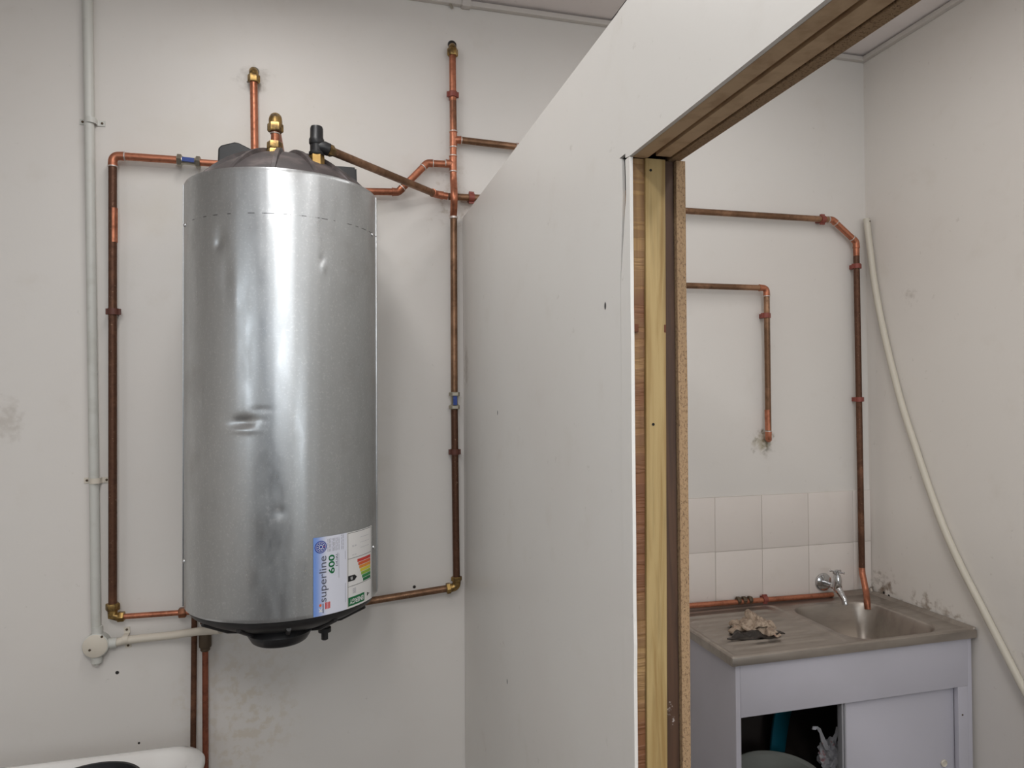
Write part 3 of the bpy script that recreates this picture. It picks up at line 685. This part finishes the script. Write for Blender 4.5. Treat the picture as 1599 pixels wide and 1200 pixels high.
run(t, pe, R22, COPB, COP, .02, kinds={1: 'elbow', 2: 'none', 3: 'none', 6: 'none', 7: 'bend', 8: 'bend', 9: 'bend'}, mats=[COPB, COP, COPB, COPB, COP, COP, COPD, COP, COP, COP])
clip(t, W(736, 309.0), (1, 0, 0), R22, CLIPM); clip(t, W(1284, 343), (1, 0, 0), R22, CLIPM)
clip(t, W(1337.6, 416), (0, 0, 1), R22, CLIPM); clip(t, W(1341.5, 624), (0, 0, 1), R22, CLIPM)
# short pipe inside the sink room that turns back into the wall
t = thing('copper_pipe', W(1197, 600), 'copper pipe on the sink room wall turning into a stained wall hole', 'pipe')
run(t, [(.60, -.03, W(1072, 448).z), W(1197, 450), W(1200, 686), W(1200, 686, -.003)], R22*.95, COPB, COP, .018, mats=[COPB, COPB, COP])
B().sweep([W(1198.6, 640), W(1199.5, 672)], R22*.97, 18).build('pipe_band', COP, t)
clip(t, W(1195.8, 493), (0, 0, 1), R22*.95, CLIPM)
# tap feed pipe along the back of the sink
t = thing('copper_pipe', W(1190, 935), 'thin copper pipe running low along tiles behind the sink', 'pipe')
run(t, [(.60, -.025, W(1080, 942, .025).z), W(1300, 929, .025)], R15*1.15, COP)
b = B()
for k in range(3): b.hexnut(W(1153+k*9, 938-k*.6, .025), (1, 0, 0), R15*1.75, .014)
b.build('coupling', BROWNF, t); clip(t, W(1194, 936, .025), (1, 0, 0), R15*1.2, CLIPM, off=.025)
# two pipes below the heater
t = thing('copper_pipe', W(303, 1060), 'thin dark copper pipe dropping from the heater behind the white basin', 'pipe')
run(t, [W(303.5, 955), (W(301, 1165).x-.002, -.03, .15)], R15*1.05, COPD)
t = thing('copper_pipe', W(321, 1060), 'reddish copper pipe with dark brown coupling dropping beneath the heater', 'pipe')
B().rings(W(321, 958), (0, 0, -1), [(.014, -.02), (.015, .03)], 18).build('pipe', COPD, t)
cpl = B().sweep([W(320.5, 985), W(320.5, 988), W(320.5, 1009), W(320.5, 1011)], [.0145, .0175, .0175, .016], 20).build('coupling', BROWNF, t)
B().rings(W(320.5, 1014), (0, 0, 1), [(.010, -.006), (.0135, -.003), (.0135, .004)], 18).build('coupling_collar', BROWNF, cpl)
run(t, [W(320.5, 1008), (W(321, 1195).x+.001, -.03, .15)], R15*1.1, COPD if False else copper('copper_red', (150, 88, 66), (108, 64, 50), .25, .45, .6))
# ---- painted conduit with its round junction box
t = thing('conduit', W(148, 1006, .015), 'white painted plastic conduit with round junction box left of copper loop', 'conduit')
jb = W(152, 1006, .012)
tp = onY(137, 0, -.016)
B().sweep([Vector((tp.x-.002, -.016, 2.945)), tp, W(150, 980, .016)], .0128, 20).build('conduit_tube', PVC, t)
B().sweep([W(131, 0, .008), W(136, 186, .008)], .006, 10).build('conduit_rib', PVC, t)
def saddle(parent, c, d, r, mat):
    c = Vector(c); d = Vector(d).normalized(); wn = Vector((0, -1, 0)); s_ = d.cross(wn).normalized(); base = Vector((c.x, 0, c.z))
    V = []; F = []; n = 12
    prof_ = [(-r*2.6, .001), (-r*1.25, .001)] + [(-r*1.12*math.cos(PI*k/n), -c.y + r*1.12*math.sin(PI*k/n)) for k in range(n+1)] + [(r*1.25, .001), (r*2.6, .001)]
    prof_[2] = (-r*1.12, .002); prof_[-3] = (r*1.12, .002)
    for w_ in (-.008, .008):
        for (u_, v_) in prof_: V.append(base + s_*u_ + wn*v_ + d*w_)
    m = len(prof_)
    for w_ in (-.008, .008):
        for (u_, v_) in prof_: V.append(base + s_*u_ + wn*(v_+.002) + d*w_)
    for k in range(m-1):
        F += [[k, k+1, m+k+1, m+k], [2*m+k, 2*m+k+1, 3*m+k+1, 3*m+k], [k, k+1, 2*m+k+1, 2*m+k], [m+k, m+k+1, 3*m+k+1, 3*m+k]]
    F += [[0, m, 3*m, 2*m], [m-1, 2*m-1, 4*m-1, 3*m-1]]
    o = mesh('saddle_clip', V, F, mat, parent, 40)
    for q in (-1, 1): B().rings(base + s_*(r*2.0*q) + wn*.003, wn, [(.0035, 0), (.0035, .0012), (.002, .0018)], 10).build('screw', BROWNF, o)
saddle(t, W(142, 189, .016), (0, 0, 1), .0128, PVC); saddle(t, W(149, 751, .016), (0, 0, 1), .0128, PVCC)
B().rings((jb.x, 0, jb.z), (0, -1, 0), [(.033, 0), (.034, .003), (.034, .026), (.0345, .027), (.0345, .031), (.032, .033)], 40).build('junction_box', PVC, t)
lid = B().rings((jb.x, -.0325, jb.z), (0, -1, 0), [(.0325, 0), (.0325, .0015), (.031, .0025)], 40).build('box_lid', PVCC, t)
for x, y in ((159, 995), (140, 1016)): B().rings(onY(x, y, -.035), (0, -1, 0), [(.0035, -.001), (.0035, .001)], 10).build('screw', BROWNF, lid)
for dx, dz in ((0, 1), (1, 0), (0, -1)):
    d = Vector((dx, 0, dz)); B().rings(Vector((jb.x, -.016, jb.z)), d, [(.0145, .028), (.0145, .052), (.0125, .0525)], 20).build('spout', PVC, t)
B().rings(Vector((jb.x, -.016, jb.z)), (0, 0, -1), [(.006, .05), (.006, .06), (.003, .061)], 12).build('spout_plug', PVC, t)
t = thing('conduit', W(250, 995, .02), 'white plastic conduit running from junction box to underside of heater', 'conduit')
B().sweep([Vector((jb.x+.045, -.016, jb.z)), W(197, 1000, .018), W(265, 993, .035), W(310, 986.5, .085), W(345, 984, .14)], [.0115]*5, 18).build('conduit_tube', PVCC, t)
saddle(t, W(197, 998.5, .017), (1, 0, .08), .0116, PVCC)

# ================================================================== SINK
zs = .855
t = thing('sink', (1.59, -.23, zs), 'stained stainless steel sink top with bowl on the white cabinet', 'sink')
SX0, SX1, SY0, SY1 = 1.140, 2.036, -.462, -.0085
NX, NY = 300, 150; V = []; F = []
def sd(x, y, x0, x1, y0, y1, r):
    cx, cy = (x0+x1)/2, (y0+y1)/2; qx = abs(x-cx)-(x1-x0)/2+r; qy = abs(y-cy)-(y1-y0)/2+r
    return math.hypot(max(qx, 0), max(qy, 0)) + min(max(qx, qy), 0) - r
sm = lambda a, b, v: (lambda q: q*q*(3-2*q))(min(max((v-a)/(b-a), 0), 1))
for j in range(NY+1):
    for i in range(NX+1):
        x = SX0+(SX1-SX0)*i/NX; y = SY0+(SY1-SY0)*j/NY
        z = 0.0
        e = min(x-SX0, SX1-x, y-SY0, SY1-y)
        z += .005*sm(.020, .012, e) - .004*sm(.004, 0, e)                # raised rim
        z += .012*sm(.016, .004, SY1-y) + .006*sm(.012, .003, SX1-x)      # upstand at the walls
        dp = sd(x, y, 1.165, 1.565, -.437, -.04, .03)
        z -= .004*sm(.006, -.006, dp)
        if dp < -.02 and x < 1.56:
            g = math.cos(2*PI*(y+.045)/.043); z += .0060*max(0, g)**1.5*sm(-.02, -.04, dp)*sm(1.555, 1.50, x)
        db = sd(x, y, 1.600, 1.945, -.430, -.085, .075)
        z += .002*math.exp(-(db/.008)**2) - .0035*sm(.02, .004, db)
        z -= .135*sm(.003, -.045, db)**.8 + .012*sm(-.04, -.16, db)
        V.append((x, y, zs+z))
for j in range(NY):
    for i in range(NX): q = j*(NX+1)+i; F.append([q, q+1, q+NX+2, q+NX+1])
sk = mesh('sink_pan', V, F, STEEL, t, 60)
ed = B()
ed.box((SX0-.001, SY0-.0015, zs-.024), (SX1, SY0+.004, zs+.0012), .0015).box((SX0-.0015, SY0, zs-.024), (SX0+.004, SY1, zs+.0012), .0015).box((SX1-.004, SY0, zs-.024), (SX1+.0012, SY1, zs+.0012), .0015)
ed.build('folded_edge', STEEL, t)
wx, wy = 1.80, -.255
B().rings((wx, wy, zs-.150), (0, 0, 1), [(.036, 0), (.036, .003), (.030, .0035), (.022, .001)], 28).build('waste_outlet', CHROME, t)
# cabinet
t = thing('sink_cabinet', (1.59, -.22, 0), 'white laminate sink cabinet with one sliding door and dark open half', 'cabinet')
XA, XB2, YF = 1.158, 2.030, -.448; ZTOP = .836
pz = onY(1157, 1122, YF).z; xo = onY(1157, 1150, YF).x; xd = onY(1320, 1150, YF).x; xe = onY(1497, 1130, YF).x
print('cabinet', pz, xo, xd, xe)
B().box((XA, YF, .0), (XA+.016, -.01, ZTOP), .001).build('side_panel', LAM, t)
B().box((XB2-.016, YF+.001, .0), (XB2, -.01, ZTOP), .001).build('side_panel', LAM, t)
B().box((XA+.0165, YF, pz), (XB2-.0165, YF+.016, ZTOP), .001).build('top_rail', LAM, t)
B().box((XA+.0165, YF+.0005, .1), (xo, YF+.016, pz), .0008).build('stile', LAM, t)
st3 = B().box((xe, YF+.0005, .1), (XB2-.0165, YF+.016, pz), .0008).build('stile', LAM, t)
B().box((XA+.0165, YF, .0), (XB2-.0165, YF+.016, .1), .001).build('plinth', LAM, t)
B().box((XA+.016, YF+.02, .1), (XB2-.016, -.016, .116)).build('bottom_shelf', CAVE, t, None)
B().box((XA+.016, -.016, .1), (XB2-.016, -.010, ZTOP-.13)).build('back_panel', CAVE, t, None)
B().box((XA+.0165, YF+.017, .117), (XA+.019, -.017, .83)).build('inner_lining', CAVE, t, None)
dr = B().box((xd+.013, YF+.020, .105), (xe+.03, YF+.032, pz+.01), .001).build('sliding_door', LAM, t)
B().box((xd, YF+.014, .105), (xd+.0065, YF+.034, pz+.01), .001).box((xd+.0085, YF+.012, .105), (xd+.0135, YF+.034, pz+.01), .001).build('door_edge_channel', MT('aluminium', (170, 170, 176), .4, .4).m, dr)
kb = onY(1473, 1192, YF+.02)
B().rings(kb, (0, -1, 0), [(.011, 0), (.012, .002), (.012, .004), (.010, .006), (.008, .0035), (.003, .003)], 24).build('finger_pull', PVCC, dr)
B().rings(onY(1503, 1117, YF), (0, -1, 0), [(.003, -.001), (.003, .001)], 10).build('screw', BROWNF, st3)
# things in the open half
gx = onY(1225, 1150, -.25)
b = B(); V = []; F = []
tp_, bt_ = onY(1226, 1112, -.10), onY(1214, 1176, -.09)
for k in range(9):
    s_ = k/8; c = bt_.lerp(tp_, s_); wd = .029 + .005*s_; b_y = .006
    for dx, dy in ((-wd, -b_y*.4), (-wd*.6, -b_y), (wd*.6, -b_y), (wd, -b_y*.4), (wd, b_y), (-wd, b_y)): V.append(c+Vector((dx, dy+.01*math.sin(s_*2), 0)))
for k in range(8):
    for q in range(6): F.append([k*6+q, k*6+(q+1) % 6, k*6+6+(q+1) % 6, k*6+6+q])
F += [[5, 4, 3, 2, 1, 0], [48+q for q in range(6)]]
TEAL = MT('teal_plastic', (14, 104, 124), .4).m
ds = thing('dustpan', (bt_.x, -.09, .116), 'teal plastic dustpan with handle standing up inside the open cabinet', 'dustpan')
mesh('handle', V, F, TEAL, ds, 50)
B().box((bt_.x-.11, -.10, .118), (bt_.x+.11, -.08, bt_.z-.1), .006).build('pan', TEAL, ds)
B().sweep([(bt_.x, -.09, bt_.z-.12), bt_+Vector((0, 0, .005))], [.02, .02], 12).build('neck', TEAL, ds)
GREYP = MT('grey_tub_plastic', (150, 152, 146), .5).m
tb = onY(1232, 1210, -.30)
tg = thing('plastic_tub', (tb.x-.02, -.27, .116), 'grey plastic tub with rolled rim inside the open cabinet', 'tub')
B().rings((tb.x-.03, -.285, .116), (0, 0, 1), [(.09, 0), (.10, .01), (.125, tb.z-.13), (.135, tb.z-.125), (.137, tb.z-.116), (.131, tb.z-.110), (.122, tb.z-.118), (.098, .014), (.01, .012)], 44).build('tub_body', GREYP, tg)
B().sweep([(tb.x-.03+.134*math.cos(q), -.285+.134*math.sin(q), tb.z+.002) for q in [2*PI*k/40 for k in range(41)]], .0042, 8).build('rim', GREYP, tg)
BAG = MT('bag_plastic', (232, 233, 240), .3); BAG.b.inputs['Transmission Weight'].default_value = .25; BAG.mix(BAG.mul(BAG.ramp(BAG.noise(26, 3), .58, .66), .6), (190, 50, 46)); BAG = BAG.m
bgp = onY(1302, 1176, -.30)
bg = thing('carrier_bag', (bgp.x, -.30, .116), 'crumpled white carrier bag with looped handles by the sliding door', 'bag')
def crumple(c, sx, sy, sz, amp, fr, sub=4, seed=0, fold=1.0):
    bm = bmesh.new(); bmesh.ops.create_icosphere(bm, subdivisions=sub, radius=1)
    for v in bm.verts:
        n_ = v.co.normalized(); q = n_*fr+Vector((seed, seed*2.1, 0))
        d_ = 1 + amp*(abs(noise.noise(q))*2.4-.6) + amp*.6*(abs(noise.noise(q*2.3))*2-.5) + amp*.3*noise.noise(q*5)
        v.co = Vector((n_.x*sx, n_.y*sy, n_.z*sz))*d_ + Vector(c)
    bm.verts.index_update(); r_ = ([v.co.copy() for v in bm.verts], [[v.index for v in f.verts] for f in bm.faces]); bm.free(); return r_
V, F = crumple((bgp.x+.005, -.29, bgp.z-.02), .040, .045, .055, .45, 1.8, 4, 3); mesh('bag_body', V, F, BAG, bg, 35)
V, F = crumple((bgp.x+.075, -.28, .22), .055, .08, .105, .3, 1.7, 4, 5); mesh('bag_body', V, F, BAG, bg, 35)
def strap(P, w0, name, mat, parent):
    V = []; F = []; P = [Vector(p) for p in P]
    for i, p in enumerate(P):
        ww = w0*(1+.35*math.sin(i*2.1)); V += [p+Vector((-ww, .002*math.sin(i*3), 0)), p+Vector((ww, -.004, 0)), p+Vector((ww, -.002, 0)), p+Vector((-ww, .004+.002*math.sin(i*3), 0))]
    for i in range(len(P)-1):
        for q in range(4): F.append([i*4+q, i*4+(q+1) % 4, i*4+4+(q+1) % 4, i*4+4+q])
    F += [[0, 1, 2, 3], [len(P)*4-4+q for q in range(4)]]
    return mesh(name, V, F, mat, parent, 50)
strap([onY(*q, -.31) for q in ((1292, 1172), (1286, 1158), (1282, 1146), (1278, 1138), (1273, 1135), (1271, 1140))], .006, 'handle', BAG, bg)
strap([onY(*q, -.30) for q in ((1300, 1170), (1302, 1156), (1306, 1146), (1309, 1136), (1313, 1140))], .005, 'handle', BAG, bg)
# tap
fl0 = onY(1285, 909, -.008)
t = thing('tap', fl0, 'chrome bib tap with cross handle on tiles over the sink', 'tap')
ax = Vector((0, -1, 0)); yb = -.085
B().rings(fl0, ax, [(.033, 0), (.034, .002), (.031, .009), (.018, .015), (.012, .016)], 32).build('wall_flange', CHROME, t)
B().rings(fl0, ax, [(.0095, .01), (.0095, .045), (.012, .05), (.012, .066)], 22).build('tap_arm', CHROME, t)
hc = Vector((fl0.x, yb, fl0.z))
B().rings(hc, (0, 0, 1), [(.006, -.018), (.014, -.013), (.0165, 0), (.0155, .012), (.016, .024), (.014, .034), (.011, .046), (.006, .048), (.006, .056)], 24).build('tap_body', CHROME, t)
B().sweep([hc+Vector((0, 0, 0)), hc+Vector((0, -.014, -.014)), hc+Vector((0, -.028, -.028)), hc+Vector((0, -.036, -.036)), hc+Vector((0, -.039, -.046)), hc+Vector((0, -.039, -.052))], [.014, .013, .011, .0105, .0105, .0112], 18).build('spout', CHROME, t)
hz = hc+Vector((0, 0, .056)); hd = B().rings(hz, (0, 0, 1), [(.006, -.005), (.009, -.002), (.009, .005), (.005, .008)], 16).build('cross_handle', CHROME, t)
for q in range(4):
    a = q*PI/2+.45; d = Vector((math.cos(a), math.sin(a), 0)); B().sweep([hz+d*.006, hz+d*.02, hz+d*.026], [.0035, .003, .0045], 10).build('handle_bar', CHROME, hd)
# rag
rc = onZ(1179, 985, zs+.02)
t = thing('cleaning_rag', (rc.x, rc.y, zs), 'crumpled dirty beige cleaning rag lying on the sink drainer', 'rag')
RAG = MT('rag_cloth', (176, 158, 140), .9); RAG.mix(RAG.mul(RAG.ramp(RAG.noise(60, 4), .48, .62), .6), (104, 84, 70)); RAG.mix(RAG.mul(RAG.ramp(RAG.noise(24, 2), .6, .66), .5), (150, 84, 60)); RAG.bump(RAG.noise(300, 2), .3, .001); RAG = RAG.m
DR = MT('wet_rag', (44, 38, 34), .35).m
def fold(c, rx, ry, h, ang, seed):
    h *= .62; c = Vector(c); c.z = zs+(c.z-zs)*.62                     # a cupped, wavy edged fold of cloth with thickness
    V = []; F = []; nr, na = 7, 26; C_ = Vector(c); ca_, sa_ = math.cos(ang), math.sin(ang)
    for lay in (0, .0035):
        for i in range(nr+1):
            for k in range(na):
                a = 2*PI*k/na; r = i/nr
                wv = 1+.28*noise.noise(Vector((math.cos(a)*1.6+seed, math.sin(a)*1.6, 0)))*2
                x = r*rx*wv*math.cos(a); y = r*ry*wv*math.sin(a)
                z = h*(1-r**4) + .011*noise.noise(Vector((x*26+seed, y*26, seed)))*2 + .004*math.sin(a*5+seed)*r
                V.append(C_ + Vector((x*ca_-y*sa_, x*sa_+y*ca_, max(z+lay, -C_.z+zs+.001+lay))))
    n1 = (nr+1)*na
    for L_ in (0, n1):
        for i in range(nr):
            for k in range(na): F.append([L_+i*na+k, L_+i*na+(k+1) % na, L_+(i+1)*na+(k+1) % na, L_+(i+1)*na+k])
    for k in range(na): F.append([nr*na+k, nr*na+(k+1) % na, n1+nr*na+(k+1) % na, n1+nr*na+k])
    return V, F
g = lambda x, y, dz: Vector(onZ(x, y, zs+dz))
b = B()
for (x, y, dz, rx, ry, h, an, sd_) in ((1158, 984, .006, .040, .030, .026, .3, 1), (1180, 988, .004, .038, .028, .030, 1.2, 2), (1198, 990, .004, .034, .026, .030, 2.0, 3), (1168, 978, .020, .034, .026, .026, .8, 4), (1184, 975, .028, .034, .028, .028, 2.4, 5), (1176, 966, .030, .026, .022, .034, 1.5, 6), (1196, 980, .014, .030, .022, .026, .2, 7), (1166, 970, .024, .022, .020, .026, .9, 8), (1206, 993, .003, .024, .018, .018, .7, 9), (1150, 978, .008, .022, .02, .024, .5, 10), (1186, 968, .030, .02, .016, .022, .2, 11)):
    V, F = fold(g(x, y, dz), rx, ry, h, an, sd_*3.7); b.add(V, F)
b.build('cloth', RAG, t, 70)
V, F = fold(g(1178, 994, .0035), .085, .026, .003, -.12, 4.4); mesh('wet_patch', V, F, DR, t, 70)
# hose on the right wall
HP = [(1353, 342, 2.022), (1358, 385, 2.022), (1365, 440, 2.024), (1377, 505, 2.026), (1392, 570, 2.028), (1409, 635, 2.028), (1430, 700, 2.028), (1452, 766, 2.028), (1475, 828, 2.028), (1502, 888, 2.028), (1530, 943, 2.028), (1564, 1010, 2.028), (1599, 1078, 2.028)]
P = [onX(*q) for q in HP]; P.append(Vector((2.028, P[-1].y-.12, P[-1].z-.18))); P.append(Vector((2.028, P[-1].y-.12, .0+.012)))
def smoothp(P, n=6):
    o = []
    for i in range(len(P)-1):
        p0, p1, p2, p3 = P[max(i-1, 0)], P[i], P[i+1], P[min(i+2, len(P)-1)]
        for k in range(n):
            t_ = k/n; o.append(.5*((2*p1)+(p2-p0)*t_+(2*p0-5*p1+4*p2-p3)*t_*t_+(3*p1-p0-3*p2+p3)*t_**3))
    return o+[P[-1]]
t = thing('plastic_hose', P[0], 'long cream plastic hose hanging down the right wall beside the sink', 'hose')
B().sweep(smoothp(P), .0118, 18).build('hose_tube', HOSE, t)
B().rings(P[0], (0, 0, 1), [(.0085, .0004), (.0085, .0008)], 18).build('open_end', MT('hose_bore', (70, 64, 58), .8).m, t)
B().rings(P[0]+Vector((.004, 0, -.012)), (0, -1, 0), [(.003, .010), (.003, .0135)], 10).build('fixing_nail', BROWNF, t)
# ================================================================== WHITE BASIN (bottom left)
zb_ = .730
t = thing('wash_basin', (-.62, -.55, 0), 'white ceramic basin rim at lower left under the heater', 'basin')
bx0, bx1, by0, by1 = -.98, -.30, -.78, -.292
def rr_loop(x0, x1, y0, y1, r, z, n=14):
    o = []
    for cx, cy, a0 in ((x1-r, y1-r, 0), (x0+r, y1-r, PI/2), (x0+r, y0+r, PI), (x1-r, y0+r, 1.5*PI)):
        for k in range(n+1): a = a0+PI/2*k/n; o.append(Vector((cx+r*math.cos(a), cy+r*math.sin(a), z)))
    return o
lp = []
for ins, z, r in ((.17, .30, .05), (.12, .50, .07), (.05, .62, .08), (.012, zb_-.045, .085), (.0, zb_-.02, .09), (.0, zb_-.010, .09), (.006, zb_-.003, .085), (.018, zb_, .08), (.030, zb_-.002, .075), (.040, zb_-.010, .07), (.050, zb_-.03, .07), (.075, zb_-.09, .07), (.13, zb_-.15, .06), (.20, zb_-.165, .03)):
    lp.append(rr_loop(bx0+ins, bx1-ins, by0+ins, by1-ins, r, z))
V = [v for l in lp for v in l]; m = len(lp[0]); F = []
for i in range(len(lp)-1):
    for k in range(m): F.append([i*m+k, i*m+(k+1) % m, (i+1)*m+(k+1) % m, (i+1)*m+k])
F += [list(range(m)), [(len(lp)-1)*m+k for k in range(m)]]
mesh('basin_body', V, F, CER, t, 60)
B().rings((-.64, -.54, 0), (0, 0, 1), [(.13, 0), (.12, .02), (.09, .1), (.085, .30), (.12, .42)], 32).build('pedestal', CER, t)
bp_ = onY(158, 1190.5, -.47)
t = thing('black_bowl', (bp_.x, -.56, bp_.z-.1), 'round black bowl standing inside the white basin, mostly out of frame', 'bowl')
B().rings((bp_.x, -.58, bp_.z-.10), (0, 0, 1), [(.06, -.03), (.09, 0), (.105, .09), (.110, .097), (.110, .1), (.104, .1), (.085, .01), (.01, 0)], 40).build('bowl_body', BLACKP, t)
# ================================================================== ADDED CEILING LIGHTS (unseen housings for the added lamps)
for lx, ly, L_, lb in ((-.40, -2.70, 1.2, 'ceiling batten light behind the viewer in the open room'), (-.20, -.95, 1.0, 'ceiling batten light in front of the steel water heater'),
                       (1.00, -2.20, 1.2, 'ceiling batten light over the partition doorway'), (1.30, -.90, .9, 'short ceiling batten light over the sink'), (.15, -3.50, 1.2, 'ceiling batten light nearest the rear windows')):
    t = thing('ceiling_light', (lx, ly, ZC), lb, 'ceiling light')
    B().box((lx-.09, ly-L_/2-.02, ZC-.06), (lx+.09, ly+L_/2+.02, ZC-.002), .004).build('light_housing', TRIM, t)
